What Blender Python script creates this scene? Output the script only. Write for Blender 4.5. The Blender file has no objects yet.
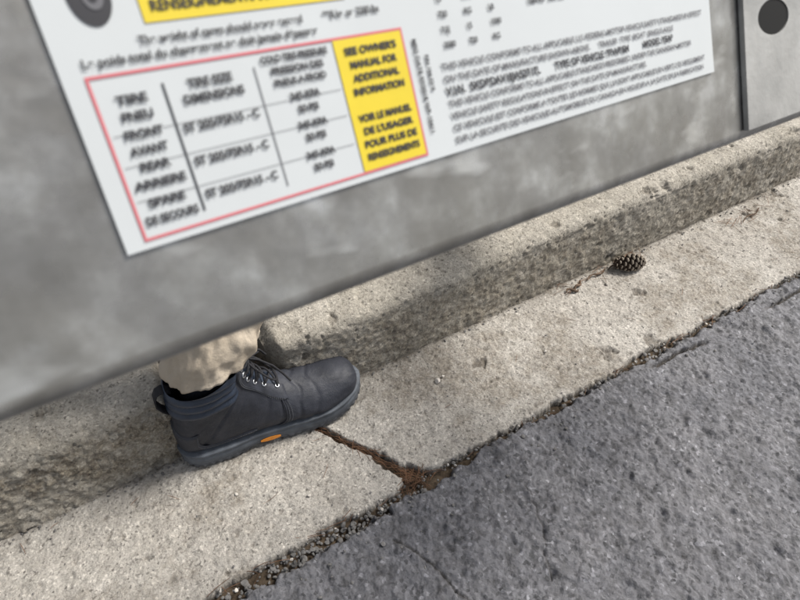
import bpy, bmesh, math, random
import numpy as np
from mathutils import Vector, Matrix, Euler
random.seed(7); rng=np.random.default_rng(7)
scene=bpy.context.scene
C=bpy.context.collection

# ---------------------------------------------------------------- noise
def h2(ix,iy,seed):
    a=(ix.astype(np.int64)*374761393+iy.astype(np.int64)*668265263+seed*1442695041)&0xFFFFFFFF
    a=((a^(a>>13))*1274126177)&0xFFFFFFFF
    a=a^(a>>16)
    a=(a*2246822519)&0xFFFFFFFF
    a=a^(a>>13)
    return (a&0xFFFFFF)/float(0x1000000)
def vn(x,y,seed=0):
    ix=np.floor(x);iy=np.floor(y);fx=x-ix;fy=y-iy
    fx=fx*fx*(3-2*fx);fy=fy*fy*(3-2*fy)
    a=h2(ix,iy,seed);b=h2(ix+1,iy,seed);c=h2(ix,iy+1,seed);d=h2(ix+1,iy+1,seed)
    return (a*(1-fx)+b*fx)*(1-fy)+(c*(1-fx)+d*fx)*fy
def fbm(x,y,f,o=4,seed=0,g=.5):
    s=0;a=1;t=0
    for i in range(o):
        s=s+a*(vn(x*f,y*f,seed+i*17)-.5)*2;t+=a;a*=g;f*=2.03
    return s/t
def wor(x,y,f,seed=0):
    x=x*f;y=y*f;ix=np.floor(x);iy=np.floor(y)
    best=np.full(x.shape,9.);bid=np.zeros(x.shape)
    for dx in(-1,0,1):
        for dy in(-1,0,1):
            cx=ix+dx;cy=iy+dy
            px=cx+h2(cx,cy,seed+5);py=cy+h2(cx,cy,seed+9)
            d=np.hypot(px-x,py-y);m=d<best
            best=np.where(m,d,best);bid=np.where(m,h2(cx,cy,seed+31),bid)
    return best,bid
def sst(a,b,x):
    t=np.clip((x-a)/(b-a),0,1);return t*t*(3-2*t)

# ---------------------------------------------------------------- mesh helpers
def grid_obj(name,P,mat,attrs=None,closed=False,parent=None,smooth=True,flip=False):
    nx,ny=P.shape[:2]
    idx=np.arange(nx*ny).reshape(nx,ny)
    if closed: idx=np.concatenate([idx,idx[:,:1]],1)
    a=idx[:-1,:-1];b=idx[1:,:-1];c=idx[1:,1:];d=idx[:-1,1:]
    q=np.stack([a,b,c,d],-1).reshape(-1,4)
    if flip:q=q[:,::-1]
    me=bpy.data.meshes.new(name)
    me.vertices.add(nx*ny);me.vertices.foreach_set('co',P.reshape(-1).astype(np.float32))
    me.loops.add(q.size);me.loops.foreach_set('vertex_index',q.reshape(-1).astype(np.int32))
    me.polygons.add(len(q));me.polygons.foreach_set('loop_start',np.arange(0,q.size,4,dtype=np.int32))
    me.update(calc_edges=True)
    if smooth: me.polygons.foreach_set('use_smooth',np.ones(len(q),bool))
    if attrs:
        for k,v in attrs.items():
            at=me.attributes.new(k,'FLOAT','POINT');at.data.foreach_set('value',v.reshape(-1).astype(np.float32))
    me.materials.append(mat);me.validate()
    ob=bpy.data.objects.new(name,me);C.objects.link(ob)
    if parent:ob.parent=parent
    return ob
def py_obj(name,V,F,mat,parent=None,smooth=False):
    me=bpy.data.meshes.new(name);me.from_pydata([tuple(v) for v in V],[],F);me.update()
    if smooth: me.polygons.foreach_set('use_smooth',np.ones(len(F),bool))
    me.materials.append(mat)
    ob=bpy.data.objects.new(name,me);C.objects.link(ob)
    if parent:ob.parent=parent
    return ob
def empty(name,M=None):
    e=bpy.data.objects.new(name,None);e.empty_display_size=.05;C.objects.link(e)
    if M is not None:e.matrix_world=M
    return e
def tube_data(pts,r,n=6,V=None,F=None,taper=None,flat=1.):
    pts=[Vector(p) for p in pts]
    base=len(V);up=Vector((0,0,1))
    for i,p in enumerate(pts):
        t=(pts[min(i+1,len(pts)-1)]-pts[max(i-1,0)]).normalized()
        a=t.cross(up)
        if a.length<.05:a=t.cross(Vector((0,1,0)))
        a.normalize();b=a.cross(t)
        rr=r if taper is None else r*taper[i]
        for j in range(n):
            an=2*math.pi*j/n
            V.append(p+a*(rr*math.cos(an))+b*(rr*flat*math.sin(an)))
    for i in range(len(pts)-1):
        for j in range(n):
            F.append((base+i*n+j,base+i*n+(j+1)%n,base+(i+1)*n+(j+1)%n,base+(i+1)*n+j))
    F.append(tuple(base+j for j in range(n)));F.append(tuple(base+(len(pts)-1)*n+j for j in range(n))[::-1])

# ---------------------------------------------------------------- materials
class NT:
    def __init__(s,name):
        s.m=bpy.data.materials.new(name);s.m.use_nodes=True;s.t=s.m.node_tree;s.b=s.t.nodes['Principled BSDF']
        s.tc=s.t.nodes.new('ShaderNodeTexCoord')
    def n(s,typ,**k):
        return s.t.nodes.new(typ)
    def l(s,a,b): s.t.links.new(a,b)
    def noise(s,scale,detail=4,rough=.6,stretch=None):
        nd=s.n('ShaderNodeTexNoise');nd.inputs['Scale'].default_value=scale;nd.inputs['Detail'].default_value=detail;nd.inputs['Roughness'].default_value=rough
        if stretch:
            mp=s.n('ShaderNodeMapping');mp.inputs['Scale'].default_value=stretch;s.l(s.tc.outputs['Object'],mp.inputs[0]);s.l(mp.outputs[0],nd.inputs['Vector'])
        else:s.l(s.tc.outputs['Object'],nd.inputs['Vector'])
        return nd.outputs['Fac']
    def vor(s,scale,feature='F1',out='Distance'):
        nd=s.n('ShaderNodeTexVoronoi');nd.feature=feature;nd.inputs['Scale'].default_value=scale
        s.l(s.tc.outputs['Object'],nd.inputs['Vector']);return nd.outputs[out]
    def ramp(s,src,stops,interp='LINEAR'):
        nd=s.n('ShaderNodeValToRGB');nd.color_ramp.interpolation=interp
        e=nd.color_ramp.elements
        while len(e)<len(stops):e.new(.5)
        for i,(p,c) in enumerate(stops):
            e[i].position=p
            if not hasattr(c,'__len__'):c=(c,c,c)
            e[i].color=(*c,1)
        s.l(src,nd.inputs[0]);return nd.outputs[0]
    def mix(s,fac,a,b,mode='MIX'):
        nd=s.n('ShaderNodeMix');nd.data_type='RGBA';nd.blend_type=mode
        for sock,v in((nd.inputs[0],fac),(nd.inputs[6],a),(nd.inputs[7],b)):
            if isinstance(v,bpy.types.NodeSocket):s.l(v,sock)
            elif hasattr(v,'__len__'):sock.default_value=(*v,1)
            else:
                sock.default_value=v if sock==nd.inputs[0] else (v,v,v,1)
        return nd.outputs[2]
    def attr(s,name):
        nd=s.n('ShaderNodeAttribute');nd.attribute_name=name;return nd.outputs['Fac']
    def math(s,op,a,b=None):
        nd=s.n('ShaderNodeMath');nd.operation=op
        for i,v in enumerate((a,b)):
            if v is None:continue
            if isinstance(v,bpy.types.NodeSocket):s.l(v,nd.inputs[i])
            else:nd.inputs[i].default_value=v
        return nd.outputs[0]
    def bump(s,h,dist,strength=1,prev=None):
        nd=s.n('ShaderNodeBump');nd.inputs['Distance'].default_value=dist;nd.inputs['Strength'].default_value=strength
        s.l(h,nd.inputs['Height'])
        if prev is not None:s.l(prev,nd.inputs['Normal'])
        s.l(nd.outputs[0],s.b.inputs['Normal']);return nd.outputs[0]
    def base(s,c):
        if isinstance(c,bpy.types.NodeSocket):s.l(c,s.b.inputs['Base Color'])
        else:s.b.inputs['Base Color'].default_value=(*c,1)
    def set(s,rough=.8,metal=0,spec=.5):
        if isinstance(rough,bpy.types.NodeSocket):s.l(rough,s.b.inputs['Roughness'])
        else:s.b.inputs['Roughness'].default_value=rough
        s.b.inputs['Metallic'].default_value=metal;s.b.inputs['Specular IOR Level'].default_value=spec

def concrete(name,light,mid,brown):
    m=NT(name)
    c=m.mix(m.ramp(m.noise(6,6,.65),[(.36,0),(.62,1)]),mid,light)
    c=m.mix(1.,c,m.ramp(m.noise(38,7,.75),[(.3,.66),(.5,1.0),(.72,1.14)]),'MULTIPLY')
    c=m.mix(1.,c,m.ramp(m.noise(230,5,.8),[(.30,.42),(.46,.97),(.6,1.05),(.72,1.35)]),'MULTIPLY')
    g=m.vor(300,'F1','Color');gb=m.n('ShaderNodeSeparateColor');m.l(g,gb.inputs[0])
    c=m.mix(.85,c,m.ramp(gb.outputs[0],[(0,.30),(.07,.75),(.3,.97),(.85,1.03),(1,1.45)]),'MULTIPLY')
    x=m.ramp(m.noise(120,6,.8),[(.32,(.08,.065,.05)),(.44,(.20,.17,.135)),(.54,brown),(.64,(.42,.385,.33)),(.74,(.64,.61,.55))])
    x=m.mix(.6,x,m.ramp(gb.outputs[1],[(0,.45),(.3,.9),(.8,1.05),(1,1.6)]),'MULTIPLY')
    af=m.math('MULTIPLY',m.attr('agg'),m.ramp(m.noise(34,6,.75),[(.36,.10),(.58,1)]))
    c=m.mix(af,c,x)
    sp=m.ramp(m.noise(75,3,.6),[(.66,0),(.74,1)])
    c=m.mix(m.math('MULTIPLY',sp,.45),c,(.11,.095,.08))
    d=m.attr('dirt');c=m.mix(d,c,m.ramp(m.noise(150,5,.7),[(.35,(.028,.022,.016)),(.65,(.10,.075,.05))]))
    m.base(c);m.set(.9,0,.25)
    b=m.bump(m.noise(160,7,.8),.0055,.95);m.bump(m.vor(310),.0012,.6,b)
    return m.m
M_gutter=concrete('gutter_concrete',(.55,.52,.475),(.45,.42,.378),(.32,.285,.235))
M_curb=concrete('curb_concrete',(.53,.495,.435),(.42,.388,.33),(.32,.28,.215))
def asphalt():
    m=NT('asphalt')
    c=m.mix(m.ramp(m.noise(5,5),[(.35,0),(.65,1)]),(.140,.141,.155),(.205,.203,.214))
    c=m.mix(1.,c,m.ramp(m.noise(45,7,.75),[(.3,.50),(.46,.96),(.58,1.03),(.74,1.45)]),'MULTIPLY')
    g=m.vor(200,'F1','Color');gb=m.n('ShaderNodeSeparateColor');m.l(g,gb.inputs[0])
    c=m.mix(1.,c,m.ramp(gb.outputs[0],[(0,.45),(.2,.88),(.75,1.05),(.95,1.2),(1,1.9)]),'MULTIPLY')
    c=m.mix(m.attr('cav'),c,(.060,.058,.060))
    c=m.mix(m.attr('dirt'),c,(.05,.042,.034))
    m.base(c);m.set(m.ramp(m.noise(50,3),[(.3,.42),(.7,.70)]),0,.5)
    b=m.bump(m.noise(170,6,.75),.0048,.9);m.bump(m.vor(240),.0014,.6,b)
    return m.m
M_asph=asphalt()
def simple(name,col,rough=.7,metal=0,spec=.5,var=.25,ns=60,bd=.0,bs=200,stretch=None):
    m=NT(name)
    lo=tuple(x*(1-var) for x in col);hi=tuple(min(1,x*(1+var)) for x in col)
    m.base(m.mix(m.ramp(m.noise(ns,4,.6,stretch),[(.3,0),(.7,1)]),lo,hi));m.set(rough,metal,spec)
    if bd>0:m.bump(m.noise(bs,5,.65,stretch),bd,.8)
    return m.m
M_rock=simple('gravel_stone',(.15,.145,.14),.85,0,.3,.5,40,.001,300)
M_rockl=simple('pale_pebble',(.48,.45,.41),.85,0,.3,.3,40,.001,300)
M_needle=simple('dry_pine_needle',(.15,.080,.045),.75,0,.3,.6,30)
M_soil=simple('soil_litter',(.08,.060,.042),.95,0,.2,.6,30,.006,60)
M_leather=NT('black_leather')
def leather():
    m=M_leather
    c=m.mix(m.ramp(m.noise(25,5,.65),[(.3,0),(.7,1)]),(.014,.016,.023),(.032,.035,.047))
    sc=m.ramp(m.noise(110,7,.8),[(.58,0),(.74,1)])
    c=m.mix(m.math('MULTIPLY',sc,.30),c,(.13,.125,.12))
    m.base(c);m.set(m.ramp(m.noise(60,5,.7),[(.3,.50),(.7,.72)]),0,.45)
    b=m.bump(m.vor(700),.0005,.5);m.bump(m.noise(80,6,.65),.0016,.6,b)
leather();M_leather=M_leather.m
M_panel=simple('leather_panel',(.024,.027,.037),.58,0,.45,.35,40,.0008,300)
M_collar=simple('collar_nylon',(.024,.034,.055),.45,0,.5,.25,50,.0004,900)
M_sole=simple('rubber_sole',(.098,.110,.128),.72,0,.4,.3,45,.0008,220)
M_soled=simple('rubber_outsole',(.095,.10,.11),.82,0,.3,.5,45,.0010,150)
M_orange=simple('orange_insert',(.85,.30,.03),.5,0,.5,.1)
M_lace=simple('lace_cord',(.02,.02,.023),.8,0,.3,.3,300,.0005,1500)
M_stitch=simple('stitch_thread',(.085,.09,.10),.8,0,.3,.2,300)
M_eye=simple('eyelet_metal',(.6,.62,.65),.3,.9,.5,.1)
M_sock=simple('sock_knit',(.02,.022,.03),.95,0,.2,.3,200,.0008,900)
def cloth():
    m=NT('khaki_cotton')
    c=m.mix(m.ramp(m.noise(14,4,.6),[(.3,0),(.7,1)]),(.42,.355,.275),(.52,.455,.37))
    w=m.n('ShaderNodeTexWave');w.inputs['Scale'].default_value=420;w.inputs['Distortion'].default_value=1;w.bands_direction='DIAGONAL'
    m.l(m.tc.outputs['Object'],w.inputs['Vector'])
    c=m.mix(.5,c,m.ramp(w.outputs['Fac'],[(0,.8),(1,1.05)]),'MULTIPLY')
    m.base(c);m.set(.92,0,.15);b=m.bump(m.noise(40,5,.6),.006,.7);m.bump(w.outputs['Fac'],.0003,.5,b)
    return m.m
M_cloth=cloth()
def beam_mat():
    m=NT('galvanised_steel')
    c=m.ramp(m.noise(55,4,.55),[(.32,(.19,.185,.172)),(.48,(.25,.245,.232)),(.58,(.32,.317,.302)),(.70,(.46,.46,.45))])
    c=m.mix(m.ramp(m.noise(18,4,.6),[(.42,0),(.62,.6)]),c,(.175,.167,.147))
    c=m.mix(m.ramp(m.noise(24,3,.5,(1,2.5,1)),[(.58,0),(.68,.6)]),c,(.54,.54,.52))
    m.base(c);m.set(m.ramp(m.noise(45,4),[(.35,.20),(.65,.40)]),.6,.5);m.bump(m.noise(40,3),.0016,.4)
    return m.m
M_beam=beam_mat()
M_black=simple('hole_shade_black',(.006,.006,.006),.75,0,.2,.1)  # black colour standing in for the shade inside the bracket hole
M_lab=simple('label_white',(.51,.535,.545),.20,0,.5,.03,20)
M_txt=simple('label_ink',(.035,.035,.04),.5,0,.3,.1)
M_yel=simple('label_yellow',(.63,.49,.03),.4,0,.4,.04)
M_red=simple('label_red',(.56,.14,.16),.4,0,.4,.05)
M_grey=simple('label_grey_ink',(.11,.11,.12),.5,0,.4,.1)

# ---------------------------------------------------------------- axes arrays
def axis(lo,a,b,hi,step,g=1.18):
    mid=list(np.arange(a,b+1e-6,step));L=[];x=a;d=step
    while x>lo: d*=g;x-=d;L.append(max(x,lo))
    R=[];x=b;d=step
    while x<hi: d*=g;x+=d;R.append(min(x,hi))
    return np.array(L[::-1]+mid+R)
SA=axis(-150,-.50,1.8,150,.0022)
NE=.395       # nominal asphalt/gutter boundary
def joint_s(n): return np.interp(n,[.38,.40,.475,.58,.66],[.272,.262,.222,.160,.150])
def edge_noise(s,seed): return fbm(s,s*0+3.3,9,4,seed,.6)
# ---------------------------------------------------------------- gutter
nA=np.concatenate([np.arange(.372,.65,.0022),np.linspace(.655,.9,25)])
S,N=np.meshgrid(SA,nA,indexing='ij')
Z=fbm(S,N,6,3,1)*.0025+fbm(S,N,45,5,2,.7)*.0036
f1,i1=wor(S,N,55,11)
pit=(i1>.86)*sst(.28,.05,f1+.25*fbm(S,N,140,2,15))
f2,i2=wor(S,N,13,12); big=(i2>.90)*sst(.22,.05,f2+.35*fbm(S,N,70,4,6,.6))
f3,i3=wor(S,N,130,13);peb=(i3>.65)*np.clip(1-(f3/.45)**2,0,1)
Z+= -pit*.0026-big*.005+peb*.0016
js=joint_s(N)+fbm(N,S*0,30,3,21)*.006
jd=np.abs(S-js)/np.where(N<.47,.0075,.0042)*1.0
jw=sst(1.9,.6,jd+.5*fbm(S,N,120,3,22))
Z-=jw*.016
eg=NE+.006+edge_noise(S,41)*.012+np.where((S<.26),-.004,.0)
eg=eg+.028*np.exp(-((S-.262)/.018)**2)
ed=sst(.0,-.010,N-eg+.006*fbm(S,N,90,4,42,.6))
Z-=ed*.03
cd=sst(.618,.632,N+.008*fbm(S,N,35,3,43))
dirt=np.clip(jw*1.0+sst(.1,.7,ed)+cd*.5+big*.55+pit*.3,0,1)
agg=np.clip(.12+.6*sst(.02,.35,fbm(S,N,9,5,44,.6)),0,1)
grid_obj('gutter_pavement',np.stack([S,N,Z],-1),M_gutter,{'dirt':dirt,'agg':agg},flip=False)
# ---------------------------------------------------------------- asphalt road
low=[];x=-.12;d=.0022
while x>-40: d*=1.18;x-=d;low.append(x)
nB=np.array(low[::-1]+list(np.arange(-.12,.412,.0022)))
S,N=np.meshgrid(SA,nB,indexing='ij')
Z=.003+fbm(S,N,4,3,51)*.005+fbm(S,N,24,5,52,.6)*.0095
f1,i1=wor(S+.006*fbm(S,N,60,2,7),N+.006*fbm(S,N,60,2,9),115,53);bump=np.clip(1-(f1/.62)**2,0,1)*(.3+.7*i1)
f2,i2=wor(S+.010*fbm(S,N,50,3,17),N+.010*fbm(S,N,50,3,8),58,54);bump2=(i2>.4)*np.clip(1-(f2/.55)**2,0,1)*i2*(.4+.6*vn(S*9,N*9,58))
Z+=bump*.0030+bump2*.0055+fbm(S,N,90,4,57,.7)*.0028
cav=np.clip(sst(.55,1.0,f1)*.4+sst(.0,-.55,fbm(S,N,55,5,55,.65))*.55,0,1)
ew=edge_noise(S,61)
eg=NE-.006+ew*.012-np.where(S<.20,.012+.008*vn(S*14,S*0,62),0)-.012*np.exp(-((S-.27)/.03)**2)
ed=sst(-.008,.006,N-eg+.012*fbm(S,N,60,4,63,.6))
cr=NE-.034+fbm(S,S*0,7,4,64,.6)*.020
cw=sst(.0050,.0008,np.abs(N-cr)+.0016*fbm(S,N,100,2,65))*(S>.32)*sst(.28,.38,fbm(S,S*0+9,3,2,66)*.5+.55)
rub=sst(.040,.0,NE-N)*(.5+.5*fbm(S,N,45,3,67))
c2=.20+ (N-.30)*-.25 + fbm(N,N*0,12,4,68,.6)*.02
c2w=sst(.0028,.0006,np.abs(S-c2))*(N<.33)*(N>.17)*.6
c3=.42+(N-.30)*.5+fbm(N,N*0,12,4,69,.6)*.03
c2w+=sst(.0026,.0006,np.abs(S-c3))*(N<.30)*(N>.16)*.4
Z-=ed*.034+cw*.014+rub*.003+c2w*.007
dirt=np.clip(ed*.9+cw+c2w+rub*.25,0,1)
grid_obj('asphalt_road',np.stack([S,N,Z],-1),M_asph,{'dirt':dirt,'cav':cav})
S,N=np.meshgrid(SA,np.linspace(.34,.45,30),indexing='ij')
Z=-.016+fbm(S,N,70,3,71)*.004
grid_obj('soil_bed',np.stack([S,N,Z],-1),M_soil)

# ---------------------------------------------------------------- curb
prof=[(.628,-.03),(.630,0),(.640,.128)]
for a in np.linspace(0,math.pi/2,9)[0:]:
    prof.append((.640+.026*(1-math.cos(a)),.130+.026*math.sin(a)))
prof+=[(.79,.157),(.80,.150),(.802,-.03)]
pr=np.array(prof);cl=np.r_[0,np.cumsum(np.hypot(*np.diff(pr,axis=0).T))]
Q=np.r_[np.arange(0,.24,.0024),np.linspace(.245,cl[-1],30)]
pn=np.interp(Q,cl,pr[:,0]);pz=np.interp(Q,cl,pr[:,1])
tn=np.gradient(pn,Q);tz=np.gradient(pz,Q);ln=np.hypot(tn,tz);onn=-tz/ln;onz=tn/ln
k=np.ones(7)/7
onn=np.convolve(np.pad(onn,3,'edge'),k,'valid');onz=np.convolve(np.pad(onz,3,'edge'),k,'valid')
def curb_piece(name,sarr,endlo,endhi):
    S,Qg=np.meshgrid(sarr,Q,indexing='ij')
    PN=np.broadcast_to(pn,S.shape).copy();PZ=np.broadcast_to(pz,S.shape).copy()
    wx=.006*fbm(S,Qg,70,3,90);wy=.006*fbm(S,Qg,70,3,92)
    f1,i1=wor(S+wx,Qg+wy,85,81);f2,i2=wor(S+wx,Qg+wy,45,82);f3,i3=wor(S,Qg,24,87)
    face=sst(.185,.13,Qg)
    rgh=.45+.55*sst(.1,-.1,S)          # right hand section is less weathered
    dsp=fbm(S,Qg,7,4,83)*.004+fbm(S,Qg,40,5,84,.7)*.0050*(.5+.5*rgh)
    dsp+=rgh*face*((i1>.5)*np.clip(1-(f1/.5)**2,0,1)*.0028+(i2>.7)*np.clip(1-(f2/.45)**2,0,1)*.0035)
    p3=(i3>.90)*sst(.26,.08,f3+.4*fbm(S,Qg,80,3,88))
    dsp-=(i1<.13)*sst(.35,.1,f1)*.003+p3*.005
    chip=sst(.25,.7,fbm(S,Qg*2,16,4,85,.6))*np.exp(-((Qg-.175)/.024)**2);dsp-=chip*.010
    if endlo is not None:
        e=np.clip((S-endlo),0,None)
        PN+=np.exp(-e/.05)*sst(.2,.12,Qg)*.020
        sh=sst(.032,0,e);r=1-.35*sh**2
        PN=.715+(PN-.715)*r;PZ=.05+(PZ-.05)*(1-.24*sh**2)
        m=e<1e-5;PN[m]=.715+(PN[m]-.715)*.02;PZ[m]=.06+(PZ[m]-.06)*.02
    if endhi is not None:
        e=np.clip((endhi-S),0,None)
        sh=sst(.012,0,e);PN=.715+(PN-.715)*(1-.10*sh**2);PZ=.05+(PZ-.05)*(1-.08*sh**2)
        m=e<1e-5;PN[m]=.715+(PN[m]-.715)*.02;PZ[m]=.06+(PZ[m]-.06)*.02
    P=np.stack([S,PN+onn*dsp,PZ+onz*dsp],-1)
    stain=sst(.0,.45,fbm(S,Qg,5,4,86))
    agg=np.clip(face*(.95-.65*stain)*(.30+.70*rgh)+.20,0,1)
    low=sst(.06,.02,Qg)
    dirt=np.clip(low*.30*(.6+.6*fbm(S,Qg,30,3,89))+chip*.12+p3*.35,0,1)
    for ee in(endlo,endhi):
        if ee is not None: dirt=np.clip(dirt+.45*sst(.012,0,np.abs(S-ee)),0,1)
    return grid_obj(name,P,M_curb,{'dirt':dirt,'agg':agg})
GL,GR=-.036,.128
arr=SA[SA<GL-.001];arr=np.r_[arr,GL-.0004,GL]
curb_piece('concrete_curb',arr,None,GL)
arr=SA[SA>GR+.001];arr=np.r_[GR,GR+.0004,arr]
curb_piece('concrete_curb.001',arr,GR,None)
nv=np.array([.798,.800,.803]+list(np.arange(.81,1.4,.012)))
x=1.4;d=.02;ll=[]
while x<45:d*=1.25;x+=d;ll.append(x)
nv=np.r_[nv,ll];sv=axis(-150,-.6,1.9,150,.012)
S,N=np.meshgrid(sv,nv,indexing='ij')
Z=.150+fbm(S,N,8,4,91)*.012;Z[:,0]=-.03;Z[:,1]=.0
grid_obj('verge_ground',np.stack([S,N+0.02*(S>GL)*(S<GR)*fbm(S,S*0,30,2,3),Z],-1),M_soil)

# ---------------------------------------------------------------- gravel & needles
bm=bmesh.new();bmesh.ops.create_icosphere(bm,subdivisions=2,radius=1);icoV=np.array([v.co[:] for v in bm.verts]);icoF=np.array([[v.index for v in f.verts] for f in bm.faces]);bm.free()
def rocks(name,items,mat):
    V=[];F=[]
    for i,(x,y,z,r) in enumerate(items):
        v=icoV.copy()
        for j in range(7):
            d=rng.normal(size=3);d/=np.linalg.norm(d);c=rng.uniform(.45,.85)
            p=v@d;v-=np.outer(np.clip(p-c,0,None),d)
        v*=np.array([rng.uniform(.8,1.3),rng.uniform(.7,1.1),rng.uniform(.5,.8)])*r
        a=rng.uniform(0,6.28);R=np.array([[math.cos(a),-math.sin(a),0],[math.sin(a),math.cos(a),0],[0,0,1]])
        v=v@R.T+np.array([x,y,z]);F.append(icoF+len(V)*len(icoV));V.append(v)
    V=np.concatenate(V);F=np.concatenate(F).tolist()
    return py_obj(name,V.tolist(),F,mat)
it=[]
for i in range(620):
    s=rng.uniform(-.45,.27);n=NE-.010+rng.normal()*.011-.004;it.append((s,n,-.010+rng.uniform(-.004,.005),rng.choice([.002,.003,.004,.006],p=[.35,.35,.2,.1])))
for i in range(420):
    s=rng.uniform(.27,1.9);n=NE-.002+rng.normal()*.007;it.append((s,n,-.006+rng.uniform(-.004,.006),rng.choice([.002,.003,.0045],p=[.4,.4,.2])))
for i in range(150):
    s=rng.uniform(-.45,1.8);n=rng.uniform(.40,.62);it.append((s,n,.0015,rng.uniform(.0008,.0022)))
for i in range(160):
    s=rng.uniform(-.45,1.8);n=.625-abs(rng.normal())*.006;it.append((s,n,.0015,rng.uniform(.001,.003)))
for i in range(240):
    s=rng.uniform(-.2,1.6);n=NE-abs(rng.normal())*.05-.01;it.append((s,n,.006,rng.uniform(.001,.0038)))
rocks('gravel',it,M_rock)
it=[(.40,.545,.003,.006),(.415,.55,.003,.0035),(.62,.50,.003,.004),(.33,.50,.002,.003),(.1,.46,.002,.003),(.86,.58,.003,.005),(.0,.52,.002,.003)]
for i in range(60): it.append((rng.uniform(-.4,1.8),NE-.006+rng.normal()*.012,-.002,rng.uniform(.0015,.004)))
for i in range(40): it.append((rng.uniform(-.4,1.8),rng.uniform(.0,.62),.004,rng.uniform(.0008,.0018)))
rocks('pebbles',it,M_rockl)
V=[];F=[]
def needle(x,y,z,a,L,dz=0,r=.00045):
    b=rng.normal()*.25;pts=[]
    for i in range(5):
        t=i/4-.5;aa=a+b*t
        pts.append((x+L*t*math.cos(aa),y+L*t*math.sin(aa),z+dz*t+.002*math.cos(t*3)))
    tube_data(pts,r,4,V,F,taper=[.6,1,1,1,.5])
for i in range(95):
    n=rng.uniform(.40,.60);s=float(joint_s(n))+rng.normal()*.004
    needle(s,n,-.005+rng.uniform(-.003,.005),math.atan2(1,-.6)+rng.normal()*.35,rng.uniform(.02,.05),rng.normal()*.004)
for i in range(50):
    needle(.262+rng.normal()*.022,.402+rng.normal()*.009,-.006+rng.uniform(-.004,.006),rng.normal()*.8+.2,rng.uniform(.02,.05),rng.normal()*.004)
for i in range(80):
    needle(rng.uniform(-.3,1.7),NE+rng.normal()*.006,-.003+rng.uniform(-.006,.004),rng.normal()*.5,rng.uniform(.02,.045))
for i in range(36):
    needle(rng.uniform(.75,1.0),.615+rng.normal()*.010,.004,rng.normal()*.5,rng.uniform(.02,.05))
for i in range(18):
    needle(1.32+rng.normal()*.05,.585+rng.normal()*.012,.004,rng.normal()*.6,rng.uniform(.03,.06))
for i in range(30):
    needle(rng.uniform(-.4,1.7),rng.uniform(.42,.63),.003,rng.uniform(0,3.1),rng.uniform(.01,.03),r=.0004)
for i in range(90):
    needle(rng.uniform(GL,GR),rng.uniform(.70,.80),.004+rng.uniform(0,.01),rng.uniform(0,3.1),rng.uniform(.02,.05))
py_obj('pine_needles',V,F,M_needle,smooth=True)
V=[];F=[]
for (x,y,a,L,r) in[(.86,.612,.1,.06,.0022),(.80,.606,.5,.04,.003),(.92,.607,-.2,.05,.0018),(1.34,.58,.2,.09,.0016),(.78,.60,-.3,.03,.003)]:
    tube_data([(x+L*(t-.5)*math.cos(a),y+L*(t-.5)*math.sin(a)+.004*math.sin(t*7),.005+.003*math.sin(t*5)) for t in np.linspace(0,1,7)],r,6,V,F,taper=[.6,1,.8,1.1,.8,.9,.5])
py_obj('twigs',V,F,simple('bark',(.10,.07,.05),.9,0,.2,.5,60),smooth=True)

# ---------------------------------------------------------------- pine cone
M_cone=NT('cone_scale')
c=M_cone.mix(M_cone.ramp(M_cone.attr('tip'),[(.80,0),(.95,1)]),(.030,.019,.013),(.36,.31,.25));M_cone.base(c);M_cone.set(.8,0,.3);M_cone=M_cone.m
def cone(loc,yaw,L=.074,R=.0175):
    V=[];F=[];T=[]
    ns=72
    for i in range(ns):
        t=(i+.5)/ns;a=i*2.39996
        x=L*(t-.5)
        rad=R*math.sin(math.pi*min(1,(t*.86+.10)))**.7
        sz=.0115*(.45+.75*math.sin(math.pi*t)**.6)
        out=Vector((0,math.cos(a),math.sin(a)));tan=Vector((0,-math.sin(a),math.cos(a)));ax=Vector((1,0,0))
        d=(out*.95+ax*.40).normalized();nrm=(ax*.9-out*.4).normalized()
        c0=ax*x+out*rad*.22
        base=len(V)
        rows=[(0,.30,0),(.5,.72,.0),(.85,.95,.08),(1.05,.55,.2)]
        ln=rad*.85+sz*.25
        for th in(0,1):
            for(r,w,k) in rows:
                for side in(-1,0,1):
                    p=c0+d*(ln*r)+tan*(side*w*sz*.50)+nrm*(k*sz-(.0011 if th else 0)*(1.3 if side==0 else .7))
                    V.append(p);T.append(r/1.05)
        for th in(0,1):
            b=base+th*12
            for r in range(3):
                for s_ in range(2):
                    q=(b+r*3+s_,b+r*3+s_+1,b+(r+1)*3+s_+1,b+(r+1)*3+s_);F.append(q if th else q[::-1])
        for s_ in range(2):F.append((base+9+s_,base+10+s_,base+22+s_,base+21+s_))
        for r in range(3):
            F.append((base+r*3,base+(r+1)*3,base+12+(r+1)*3,base+12+r*3));F.append((base+r*3+2,base+12+r*3+2,base+12+(r+1)*3+2,base+(r+1)*3+2))
    tube_data([(L*(t-.5)*.95,0,0) for t in np.linspace(0,1,9)],R*.38,10,V,F,taper=[.3,.8,1,1,1,.9,.8,.6,.2]);T+= [0]*(len(V)-len(T))
    ob=py_obj('pine_cone',V,F,M_cone)
    at=ob.data.attributes.new('tip','FLOAT','POINT');at.data.foreach_set('value',np.array(T,np.float32))
    ob.location=loc;ob.rotation_euler=(.4,.06,yaw)
    return ob
cone((.935,.596,.018),-.38)

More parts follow.
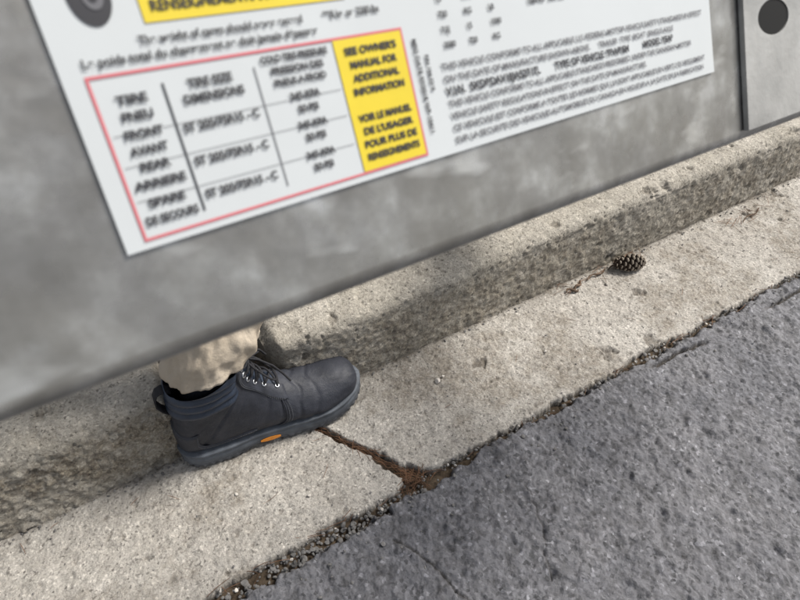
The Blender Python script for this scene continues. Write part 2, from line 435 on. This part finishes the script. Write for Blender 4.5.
# ---------------------------------------------------------------- boot
R=np.array([
 [.318,.046,.317,.030,.012,.0],
 [.312,.060,.310,.027,.026,.10],
 [.298,.071,.298,.026,.038,.20],
 [.274,.081,.272,.026,.0445,.25],
 [.242,.088,.242,.026,.0480,.28],
 [.210,.097,.210,.026,.0465,.28],
 [.180,.113,.176,.026,.0435,.25],
 [.158,.131,.132,.026,.0400,.20],
 [.146,.147,.085,.026,.0390,.12],
 [.139,.160,.038,.026,.0385,.05],
 [.136,.171,.010,.036,.0385,.0],
 [.134,.182,.006,.075,.0400,.0],
 [.134,.192,.012,.118,.0420,.0],
 [.136,.201,.018,.155,.0440,.0],
 [.139,.210,.022,.185,.0455,.0]])
K=len(R)-1
def ringp(k):
    k=np.clip(np.asarray(k,float),0,K);i=np.clip(np.floor(k).astype(int),0,K-1);f=(k-i)[...,None]
    p0=R[np.clip(i-1,0,K)];p1=R[i];p2=R[i+1];p3=R[np.clip(i+2,0,K)]
    return .5*((2*p1)+(-p0+p2)*f+(2*p0-5*p1+4*p2-p3)*f**2+(-p0+3*p1-3*p2+p3)*f**3)
def lift(x):return .013*sst(.225,.325,x)**1.5
def surf(k,t,off=0.):
    k=np.asarray(k,float);t=np.asarray(t,float);k,t=np.broadcast_arrays(k,t)
    def base(k,t):
        r=ringp(k);ct=np.cos(t);st=np.sin(t);e=2/2.35
        c=np.sign(ct)*np.abs(ct)**e;s=np.sign(st)*np.abs(st)**e
        cx=(r[...,0]+r[...,2])/2;cz=(r[...,1]+r[...,3])/2;ax=(r[...,0]-r[...,2])/2;az=(r[...,1]-r[...,3])/2
        w=r[...,4]*(1-r[...,5]*c)
        x=cx+ax*c;z=cz+az*c
        return np.stack([x,w*s,z+lift(x)],-1)
    P=base(k,t)
    e=.02
    dk=base(np.clip(k+e,0,K),t)-base(np.clip(k-e,0,K),t);dt=base(k,t+e)-base(k,t-e)
    n=np.cross(dt,dk);n/=np.linalg.norm(n,axis=-1,keepdims=True)+1e-12
    r=ringp(k);cc=np.stack([(r[...,0]+r[...,2])/2,0*r[...,0],(r[...,1]+r[...,3])/2],-1)
    sg=np.sign(np.sum(n*(P-cc),-1,keepdims=True));n=n*np.where(sg==0,1,sg)
    off=np.asarray(off,float)
    return P+n*np.broadcast_to(off,k.shape)[...,None]
def boot(name_parent):
    E=empty(name_parent)
    kk=np.linspace(0,K,200);tt=np.linspace(0,2*math.pi,96,endpoint=False)
    Kg,Tg=np.meshgrid(kk,tt,indexing='ij')
    ta=np.abs((Tg+math.pi)%(2*math.pi)-math.pi)
    off=fbm(Kg*.2,np.cos(Tg)*.5+.3*np.sin(Tg),3,3,101)*.0022
    cre=np.sin(Kg*7.5+1.2*np.sin(ta*2.1)+2*fbm(Kg*.3,ta*.4,2,2,103))
    off+=-.0022*np.clip(cre,0,1)**2*sst(3.6,4.6,Kg)*sst(7.6,6.2,Kg)*sst(2.6,1.9,ta)
    off+=-.0024*np.clip(np.sin(Kg*5+ta*2),0,1)**2*sst(8.4,9.2,Kg)*sst(11.0,10.4,Kg)*sst(.8,1.2,ta)*sst(2.9,2.2,ta)
    P0=surf(Kg,Tg);zc=P0[...,2]
    pad=sst(.134,.140,zc)*sst(.75,1.0,ta)*sst(9.5,10.5,Kg)
    off+=pad*(.0005+.0060*np.abs(np.sin((zc-.137)/.0165*math.pi))**.55)
    P=surf(Kg,Tg,off)
    me=grid_obj('upper',P,M_leather,closed=True,parent=E)
    me.data.materials.append(M_collar)
    mi=((pad[:-1]>.5)).astype(np.int32).reshape(-1);me.data.polygons.foreach_set('material_index',mi)
    def patch(nm,kf,tf,nu,nv,th,mat,sides=(1,-1)):
        for sd in sides:
            U,W=np.meshgrid(np.linspace(0,1,nu),np.linspace(0,1,nv),indexing='ij')
            ed=np.minimum(np.minimum(U,1-U)*nu,np.minimum(W,1-W)*nv)
            o=th*np.clip(ed,0,1)-.0004*(ed<.5)
            grid_obj(nm,surf(kf(U,W),sd*tf(U,W),o),mat,parent=E)
    patch('eyestay',lambda u,w:5.7+u*7.0,lambda u,w:(.30+w*(.42+.32*np.exp(-((u-.02)/.18)**2))),60,18,.0022,M_panel)
    patch('heel_counter',lambda u,w:7.2+u*3.5+1.0*w,lambda u,w:(1.95+w*(math.pi-1.95))+ (1-w)*.25*np.sin(u*3),40,24,.0020,M_panel)
    U,W=np.meshgrid(np.linspace(0,1,50),np.linspace(-1,1,16),indexing='ij')
    k_=6.0+U*8.0;T=surf(k_,W*.42,.001+.0022*(1-W**2)+.003*sst(.5,1,U))
    T[...,2]+=.006*sst(.82,1,U)[...]*1.0;T[...,0]+=.002*sst(.82,1,U)
    grid_obj('tongue',T,M_collar,parent=E)
    V=[];F=[]
    def stitch(kf,tf,n,off=.0026):
        for sd in(1,-1):
            u=np.linspace(0,1,n*3);P=surf(kf(u),sd*tf(u),off)
            for i in range(n):
                tube_data([P[i*3],P[i*3+1]*.4+P[i*3+2]*.6],.00045,4,V,F)
    for o in(.03,.075):
        stitch(lambda u:5.9+u*6.7,lambda u:(.72-o+.32*np.exp(-((u-.02)/.18)**2)),60)
    stitch(lambda u:7.45+u*0,lambda u:1.98+.9*u,16)
    stitch(lambda u:7.35+u*3.3,lambda u:2.0+.25*np.sin(u*3),34)
    stitch(lambda u:5.2+(1-u)*.8+1.1*u*u,lambda u:.95+1.45*u,34,.0010)
    stitch(lambda u:5.05+(1-u)*.8+1.1*u*u,lambda u:.95+1.45*u,34,.0010)
    py_obj('stitching',V,F,M_stitch,parent=E)
    V=[];F=[]
    for sd in(1,-1):
        u=np.linspace(0,1,40);P=surf(5.32+(1-u)*.8+1.1*u*u,sd*(.92+1.5*u),.0003);tube_data(P,.0011,6,V,F)
    py_obj('vamp_seam',V,F,M_panel,parent=E,smooth=True)
    V=[];F=[];ek=[6.15,7.05,8.05,9.2,10.5,12.0];et=.42
    for kx in ek:
        for sd in(1,-1):
            p=Vector(surf(kx,sd*et,.0030));p2=Vector(surf(kx,sd*et,.0060));n=(p2-p).normalized()
            a=n.orthogonal().normalized();b=n.cross(a);base=len(V);r0=.0032 if kx<9.5 else .0040;n1=14;n2=6
            for i in range(n1):
                d=a*math.cos(i*2*math.pi/n1)+b*math.sin(i*2*math.pi/n1)
                for j in range(n2):
                    q=j*2*math.pi/n2;V.append(p+d*(r0+.0013*math.cos(q))+n*(.0013*math.sin(q)))
            for i in range(n1):
                for j in range(n2):F.append((base+i*n2+j,base+((i+1)%n1)*n2+j,base+((i+1)%n1)*n2+(j+1)%n2,base+i*n2+(j+1)%n2))
    py_obj('eyelets',V,F,M_eye,parent=E,smooth=True)
    V=[];F=[]
    def lace(k1,t1,k2,t2,h=.006,r=.0019):
        u=np.linspace(0,1,14);tt_=t1+(t2-t1)*u;P=surf(k1+(k2-k1)*u,tt_,.0035+h*np.sin(u*math.pi)**.5);tube_data(P,r,7,V,F,flat=.7)
    lace(ek[0],et,ek[0],-et)
    for i in range(5):
        lace(ek[i],et,ek[i+1],-et,.0060);lace(ek[i],-et,ek[i+1],et,.0080)
    p0=Vector(surf(11.2,0.,.010))
    def loop(dx,dy,dz,L,wid,dr):
        pts=[];d=Vector((dx,dy,dz)).normalized();s=Vector((0,0,1)).cross(d).normalized()
        for u in np.linspace(0,1,22):
            a=u*2*math.pi;q=(1-math.cos(a))/2;pts.append(p0+d*(L*q)+s*(wid*math.sin(a))+Vector((0,0,-dr*q*q)))
        tube_data(pts,.0018,7,V,F)
    loop(.75,-.75,-.30,.048,.009,.022);loop(.6,.9,-.3,.040,.008,.02)
    def tail(P):tube_data(P,.0018,7,V,F)
    tail([p0,p0+Vector((.016,-.012,.0)),p0+Vector((.034,-.020,-.016)),p0+Vector((.046,-.026,-.036)),p0+Vector((.054,-.032,-.052))])
    tail([p0,p0+Vector((.012,.014,.0)),p0+Vector((.026,.024,-.020)),p0+Vector((.034,.030,-.042))])
    tail([p0+Vector((-.004,-.006,-.002)),p0+Vector((.004,0,.006)),p0+Vector((-.001,.007,-.001))])
    py_obj('laces',V,F,M_lace,parent=E,smooth=True)
    V=[];F=[];P=[(.026,0,.176),(.016,0,.184),(.007,0,.181),(.001,0,.170),(.000,0,.156),(.005,0,.142),(.012,0,.132)]
    pts=[]
    for i in range(len(P)-1):
        for u in(0,.5):pts.append(tuple(np.array(P[i])*(1-u)+np.array(P[i+1])*u))
    pts.append(P[-1])
    for p in pts:
        for y in(-.0085,.0085):V.append((p[0],y,p[2]))
    for i in range(len(pts)-1):F.append((2*i,2*i+1,2*i+3,2*i+2))
    o=py_obj('pull_loop',V,F,M_lace,parent=E,smooth=True);md=o.modifiers.new('s','SOLIDIFY');md.thickness=.0022;md.offset=0
    xs=[0,.003,.012,.030,.075,.125,.175,.215,.250,.280,.302,.316,.323,.326]
    ho=[0,.013,.026,.036,.0400,.0385,.0445,.0510,.0525,.0480,.0380,.0245,.0120,0]
    def outline(n=240):
        a=np.linspace(0,2*math.pi,n,endpoint=False);x=.163-.163*np.cos(a);h=np.interp(x,xs,ho)
        y=np.sign(np.sin(a))*h
        for _ in range(4):
            y=(np.roll(y,1)+2*y+np.roll(y,-1))/4;x=(np.roll(x,1)+2*x+np.roll(x,-1))/4
        tx=np.roll(x,-1)-np.roll(x,1);ty=np.roll(y,-1)-np.roll(y,1);l=np.hypot(tx,ty)
        return x,y,ty/l,-tx/l
    x,y,nx,ny=outline()
    sgn=np.sign(np.mean(nx*(x-.16)+ny*y));nx*=sgn;ny*=sgn
    per=np.r_[0,np.cumsum(np.hypot(np.diff(x),np.diff(y)))]
    tread=(np.sin(per*2*math.pi/.0135)>.1).astype(float)
    tread*=((x<.10)|(x>.16))
    layers=[(0,-.030,0),(0,-.003,0),(.0015,-.0005,1),(.0085,.0005,1),(.0095,.0,0),(.0105,-.0012,0),(.0118,.0003,0),(.020,.0000,0),(.0250,-.0004,0),(.0262,-.0015,0),(.0272,.0006,0),(.0315,.0008,0),(.0325,-.0005,0),(.0325,-.012,0)]
    L=[]
    arch=.007*sst(.095,.115,x)*sst(.175,.150,x)
    for(z,o,tr) in layers:
        oo=o-(.0022*(1-tread) if tr else 0)
        heel=.004*sst(.02,0,x)*(z<.005)
        zz=z*1.08+lift(x)*1.0+heel+(arch*(1-z/.0325) if z<.012 else 0)
        L.append(np.stack([x+nx*oo,y+ny*oo,zz],-1))
    s=grid_obj('sole',np.stack(L),M_sole,closed=True,parent=E)
    s.data.materials.append(M_soled);npoly=len(s.data.polygons);mi=np.zeros(npoly,np.int32);mi[:240*5]=1;s.data.polygons.foreach_set('material_index',mi)
    for sd in(-1,1):
        xx=np.linspace(.126,.160,16);yy=np.interp(xx,x[:120],np.abs(y[:120]))
        V=[];F=[]
        for i,(a,b) in enumerate(zip(xx,yy)):
            h=.0044*math.sin(math.pi*min(1,max(0,(i+.6)/16.2)))**.5
            for zz in(-1,1):V.append((a,sd*(b+.0011),.0160+zz*h))
        for i in range(15):F.append((2*i,2*i+1,2*i+3,2*i+2))
        o=py_obj('sole_insert',V,F,M_orange,parent=E)
        md=o.modifiers.new('s','SOLIDIFY');md.thickness=.0012;md.offset=0
    a=np.linspace(0,2*math.pi,40,endpoint=False);zz=np.linspace(.13,.225,20)
    ZZ,A=np.meshgrid(zz,a,indexing='ij');P=np.stack([.085+.043*np.cos(A)+.0008*np.sin(A*20)+.18*(ZZ-.19),.036*np.sin(A),ZZ],-1)
    grid_obj('sock',P,M_sock,closed=True,parent=E)
    return E
person=empty('person')
b1=boot('boot');b1.parent=person
hx,hn,tx_,tnn=-.056,.627,.258,.610
yaw=math.atan2(tnn-hn,tx_-hx)
SC=1.0
b1.location=(hx,hn,.0015);b1.rotation_euler=(0,0,yaw);b1.scale=(SC,SC,SC)
b2=empty('boot_other');b2.parent=person
for o in list(b1.children):
    d=o.copy();C.objects.link(d);d.parent=b2
b2.location=(-.02,.98,.158);b2.rotation_euler=(0,0,.05);b2.scale=(SC,-SC,SC)

def trouser(name,ax,an,az,yaw,hip,seed):
    z=np.concatenate([np.arange(0,.16,.003),np.linspace(.165,hip[2]-az,50)])
    a=np.linspace(0,2*math.pi,144,endpoint=False)
    Zg,A=np.meshgrid(z,a,indexing='ij')
    H=hip[2]-az;u=Zg/H
    cx=(1-u)**2*ax+2*u*(1-u)*(ax+.17)+u*u*hip[0];cy=an+(hip[1]-an)*u
    ra=np.interp(u,[0,.12,.4,.55,.8,1],[.070,.069,.075,.072,.088,.100]);rb=np.interp(u,[0,.12,.4,.55,.8,1],[.056,.056,.066,.065,.080,.095])
    ca,sa=np.cos(A),np.sin(A)
    fold=np.sin(Zg*95+2.2*np.sin(A+.6)+1.5*np.sin(2*A+seed))*.0044*np.exp(-Zg/.14)
    fold+=np.sin(A*3+Zg*30+seed)*.003+np.sin(A*5-Zg*22)*.0022
    fold+=fbm(ca+3+Zg*3,sa+Zg*9,4,3,200+seed)*.008
    hem=sst(.016,.013,Zg)*.0014
    r=fold+hem
    hz=(-.016*np.clip(-ca,0,1)+.010*np.clip(ca,0,1)+.002*np.sin(A*3+1))*np.exp(-Zg/.05)
    X=(ra+r)*ca;Y=(rb+r)*sa
    c,s=math.cos(yaw),math.sin(yaw)
    P=np.stack([cx+X*c-Y*s,cy+X*s+Y*c,az+Zg+hz],-1)
    inn=P[:12][::-1].copy();cc=np.stack([cx[:12],cy[:12],0*cx[:12]],-1)[::-1]
    inn[...,:2]=cc[...,:2]+(inn[...,:2]-cc[...,:2])*.965
    P=np.concatenate([inn,P])
    return grid_obj(name,P,M_cloth,closed=True,parent=person)
cy,sy=math.cos(yaw),math.sin(yaw)
ax=hx+.092*SC*cy;an=hn+.092*SC*sy
trouser('trouser_leg',ax,an,.217,yaw,(.05,.74,.90),1)
trouser('trouser_leg_other',.06,.985,.365,.05,(.05,.92,.92),2)
z=np.linspace(.80,1.06,20);a=np.linspace(0,2*math.pi,64,endpoint=False);Zg,A=np.meshgrid(z,a,indexing='ij')
w=np.interp(Zg,[.80,.84,.92,1.0,1.055,1.06],[.05,.15,.185,.165,.155,.01]);dd=np.interp(Zg,[.80,.84,.92,1.0,1.055,1.06],[.04,.10,.125,.11,.105,.01])
grid_obj('trouser_seat',np.stack([.05+dd*np.cos(A),.83+w*np.sin(A)+fbm(A,Zg*6,2,2,9)*.004,Zg],-1),M_cloth,closed=True,parent=person)

# ---------------------------------------------------------------- trailer frame beam + label
D=.13
O=Vector((.0027,.1148,.8167));a=Vector((.985,.127,-.108)).normalized();b=Vector((-.028,-.509,-.860));b=(b-a*b.dot(a)).normalized();Nn=b.cross(a).normalized()
a2=(a+b*.029).normalized();b2_=(b-a2*b.dot(a2)).normalized()
def frame(o,x,y,z):
    return Matrix(((x.x,y.x,z.x,o.x),(x.y,y.y,z.y,o.y),(x.z,y.z,z.z,o.z),(0,0,0,1)))
beam=empty('trailer_frame',frame(O+b*(.216*D),a2,-b2_,Nn))
def box(name,x0,x1,y0,y1,z0,z1,mat,parent,bev=.002,seg=3):
    bm=bmesh.new();bmesh.ops.create_cube(bm,size=1)
    for v in bm.verts:v.co=((x0+x1)/2+v.co.x*(x1-x0),(y0+y1)/2+v.co.y*(y1-y0),(z0+z1)/2+v.co.z*(z1-z0))
    bmesh.ops.bevel(bm,geom=bm.edges[:],offset=bev,segments=seg,affect='EDGES',profile=.5)
    me=bpy.data.meshes.new(name);bm.to_mesh(me);bm.free();me.materials.append(mat)
    me.polygons.foreach_set('use_smooth',np.ones(len(me.polygons),bool))
    o=bpy.data.objects.new(name,me);C.objects.link(o);o.parent=parent
    o.modifiers.new('w','WEIGHTED_NORMAL')
    return o
box('side_rail',-9*D,9*D,0,.95*D,-.05,0,M_beam,beam,.005,5)
cxh,cyh,rx,ry=2.19*D,.385*D,.112*D,.058*D
def plate_hole(name,x0,x1,y0,y1,z,th,mat):
    V=[];F=[];n=48
    for i in range(n):
        t=2*math.pi*i/n;c,s=math.cos(t),math.sin(t)
        V.append((cxh+rx*c,cyh+ry*s,z))
        kx=((x1-cxh) if c>0 else (cxh-x0))/max(abs(c),1e-6);ky=((y1-cyh) if s>0 else (cyh-y0))/max(abs(s),1e-6);k=min(kx,ky)
        V.append((cxh+k*c,cyh+k*s,z))
    # true corners so that the outline is a rectangle
    for cxn,cyn in((x0,y0),(x0,y1),(x1,y0),(x1,y1)):
        j=min(range(n),key=lambda i:(V[2*i+1][0]-cxn)**2+(V[2*i+1][1]-cyn)**2);V[2*j+1]=(cxn,cyn,z)
    for i in range(n):j=(i+1)%n;F.append((2*i,2*i+1,2*j+1,2*j))
    o=py_obj(name,V,F,mat,parent=beam);md=o.modifiers.new('s','SOLIDIFY');md.thickness=th;md.offset=0
    return o
plate_hole('hinge_bracket',1.985*D,2.75*D,.035*D,.9*D,.0016,.0022,simple('bracket_steel',(.36,.358,.345),.38,.5,.5,.2,40,.0008,80))
V=[(cxh+rx*.97*math.cos(t),cyh+ry*.97*math.sin(t),.0023) for t in np.linspace(0,2*math.pi,40,endpoint=False)]
py_obj('hole_shade',V,[tuple(range(40))],M_black,parent=beam)  # flat black disc paints the darkness of the open hole
box('cross_member',6.2*D,6.8*D,.1*D,.85*D,-.9,-.052,M_beam,beam,.004,3)
box('cross_member',-7*D,-6.4*D,.1*D,.85*D,-.6,-.052,M_beam,beam,.004,3)

label=empty('tire_information_label',frame(O+Nn*.0009,a,-b,Nn))
def sheet(name,u0,u1,v0,v1,z,mat):
    V=[(u0*D,-v1*D,z),(u1*D,-v1*D,z),(u1*D,-v0*D,z),(u0*D,-v0*D,z)]
    return py_obj(name,V,[(0,1,2,3)],mat,parent=label)
sheet('backing',-.035,1.815,-.62,.015,0,M_lab)
z1=.00025
def rline(u0,u1,v0,v1,w,z,mat,nm='rule'):
    if abs(u1-u0)>abs(v1-v0): sheet(nm,u0,u1,v0-w/2,v0+w/2,z,mat)
    else: sheet(nm,u0-w/2,u0+w/2,v0,v1,z,mat)
W_=.0045
rline(-W_/2,.614+W_/2,-.259,-.259,W_,z1,M_red);rline(-W_/2,.614+W_/2,0,0,W_,z1,M_red)
rline(0,0,-.2565,-.0025,W_,z1,M_red);rline(.614,.614,-.2565,-.0025,W_,z1,M_red)
sheet('yellow_panel',.447,.611,-.2560,-.0030,z1,M_yel)
sheet('yellow_banner',.115,.50,-.42,-.327,z1,M_yel)
rline(.110,.110,-.235,-.02,.0035,z1,M_txt);rline(.275,.275,-.235,-.02,.0022,z1,M_grey)
for v in(-.168,-.118,-.062):rline(.008,.108,v,v,.0010,z1,M_grey);rline(.112,.44,v,v,.0010,z1*1.1,M_grey)
def text(s,u,v,h,mat=M_txt,rot=0,bold=.0006,wid=None,align='LEFT'):
    cu=bpy.data.curves.new('text','FONT');cu.body=s;cu.size=h*D*1.30;cu.align_x=align;cu.align_y='CENTER';cu.offset=bold*D*.9
    cu.materials.append(mat);cu.space_line=1.0
    o=bpy.data.objects.new('text',cu);C.objects.link(o);o.parent=label;o.location=(u*D,-v*D,.0005);o.rotation_euler=(0,0,rot)
    if wid:
        bpy.context.view_layer.update();w0=o.dimensions.x
        if w0>0:o.scale=(wid*D/w0,1,1)
    return o
Vc=[(.045*D+.040*D*math.cos(t)*.8,.375*D+.045*D*math.sin(t),z1) for t in np.linspace(0,2*math.pi,40,endpoint=False)]
py_obj('tire_icon',Vc,[tuple(range(40))],M_txt,parent=label)
for rr,zz,mm in((.020,.0004,M_grey),(.010,.00055,M_txt)):
    py_obj('tire_icon_rim',[(.050*D+rr*D*math.cos(t)*.8,.375*D+rr*1.1*D*math.sin(t),zz) for t in np.linspace(0,2*math.pi,30,endpoint=False)],[tuple(range(30))],mm,parent=label)
text('TIRE AND LOADING',.13,-.392,.018);text('RENSEIGNEMENTS SUR LES PNEUS',.13,-.350,.018,wid=.34)
text('The weight of cargo should never exceed',.095,-.302,.014,wid=.30);text('998 kg  or  2200 lbs',.44,-.302,.014,wid=.13)
text('Le poids total du chargement ne doit jamais d\u00e9passer',.0,-.279,.014,wid=.42)
rows=[('TIRE',-.222),('PNEU',-.196),('FRONT',-.168+.0),('AVANT',-.142),('REAR',-.116),('ARRIERE',-.088),('SPARE',-.058),('DE SECOURS',-.030)]
for s_,v in rows:text(s_,.055,v+.003,.0145,align='CENTER',bold=.0009,wid=min(.090,.0125*len(s_)))
text('TIRE SIZE',.19,-.226,.0150,align='CENTER',bold=.0009);text('DIMENSIONS',.19,-.202,.0145,align='CENTER',bold=.0009)
for v in(-.158,-.102,-.045):text('ST 205/75R15 - C',.120,v,.0150,bold=.0009,wid=.140)
text('COLD TIRE PRESSURE',.360,-.242,.0125,align='CENTER',wid=.14,bold=.0008);text('PRESSION DES',.360,-.221,.0125,align='CENTER',wid=.11,bold=.0008);text('PNEUS A FROID',.360,-.200,.0125,align='CENTER',wid=.11,bold=.0008)
for v in(-.172,-.119,-.062):text('345 KPA',.36,v,.0135,align='CENTER',bold=.0009);text('50 PSI',.36,v+.024,.0135,align='CENTER',bold=.0009)
for i,s_ in enumerate(['SEE OWNER\'S','MANUAL FOR','ADDITIONAL','INFORMATION','','VOIR LE MANUEL','DE L\'USAGER','POUR PLUS DE','RENSEIGNEMENTS']):
    if s_:text(s_,.53,-.232+i*.0255,.0145,align='CENTER',bold=.0009,wid=min(.135,.0115*len(s_)))
text('MFG DATE 07/2018 WB-10411',.640,-.235,.0115,rot=-math.pi/2,wid=None)
text('P/N 104-2260',.665,-.20,.010,rot=-math.pi/2)
for i in range(5):
    for j in range(3):
        text(['KG','LB','7.5J','15','1590','3500','720'][(i*3+j)%7],.72+j*.075,-.335+i*.031,.013)
for i,s_ in enumerate(['KG   LBS','GAWR EACH','1588 KG   3500 LBS']):text(s_,1.0,-.335+i*.031,.013)
LT=['THIS VEHICLE CONFORMS TO ALL APPLICABLE U.S. FEDERAL MOTOR VEHICLE SAFETY STANDARDS IN EFFECT',
'ON THE DATE OF MANUFACTURE SHOWN ABOVE.      TRAILER  TYPE  BOAT  SINGLE AXLE',
'V.I.N.  5KDBDAV18JA52717L        TYPE OF VEHICLE: TRA/REM          MODEL YEAR',
'THIS VEHICLE CONFORMS TO ALL APPLICABLE STANDARDS PRESCRIBED UNDER THE CANADIAN MOTOR',
'VEHICLE SAFETY REGULATIONS IN EFFECT ON THE DATE OF MANUFACTURE.',
'CE VEHICULE EST CONFORME A TOUTES LES NORMES QUI LUI SONT APPLICABLES EN VERTU DU REGLEMENT',
'SUR LA SECURITE DES VEHICULES AUTOMOBILES DU CANADA EN VIGUEUR A LA DATE DE SA FABRICATION']
for i,s_ in enumerate(LT):
    text(s_,.70,-.168+i*.0262,.0150 if i!=2 else .019,mat=M_grey if i!=2 else M_txt,wid=1.06*min(1,len(s_)/93+.02),bold=.0005 if i!=2 else .0010)

# ---------------------------------------------------------------- world, sun, camera
sd=Vector((.76,-.08,.97)).normalized()
el=math.asin(sd.z);rot=math.atan2(sd.x,sd.y)
w=bpy.data.worlds.new('World');scene.world=w;w.use_nodes=True;nt=w.node_tree
sky=nt.nodes.new('ShaderNodeTexSky');sky.sky_type='NISHITA';sky.sun_disc=False;sky.sun_elevation=el;sky.sun_rotation=rot;sky.dust_density=3.;sky.air_density=1.
hs=nt.nodes.new('ShaderNodeHueSaturation');hs.inputs['Saturation'].default_value=.35
nt.links.new(sky.outputs[0],hs.inputs['Color']);nt.links.new(hs.outputs[0],nt.nodes['Background'].inputs[0]);nt.nodes['Background'].inputs[1].default_value=.15
L=bpy.data.lights.new('sun','SUN');L.energy=5.0;L.angle=math.radians(18);L.color=(1,.955,.885)
lo=bpy.data.objects.new('sun',L);C.objects.link(lo);lo.rotation_euler=sd.to_track_quat('Z','Y').to_euler()
cam=bpy.data.cameras.new('camera');co=bpy.data.objects.new('camera',cam);C.objects.link(co)
co.location=(0,0,.9);co.rotation_euler=(math.radians(90-45.4),0,math.radians(-30.3))
cam.sensor_width=36;cam.lens=26.8;cam.clip_start=.01;cam.clip_end=500
cam.dof.use_dof=True;cam.dof.focus_distance=1.15;cam.dof.aperture_fstop=24
scene.camera=co
scene.view_settings.view_transform='Standard';scene.view_settings.look='None';scene.view_settings.exposure=0
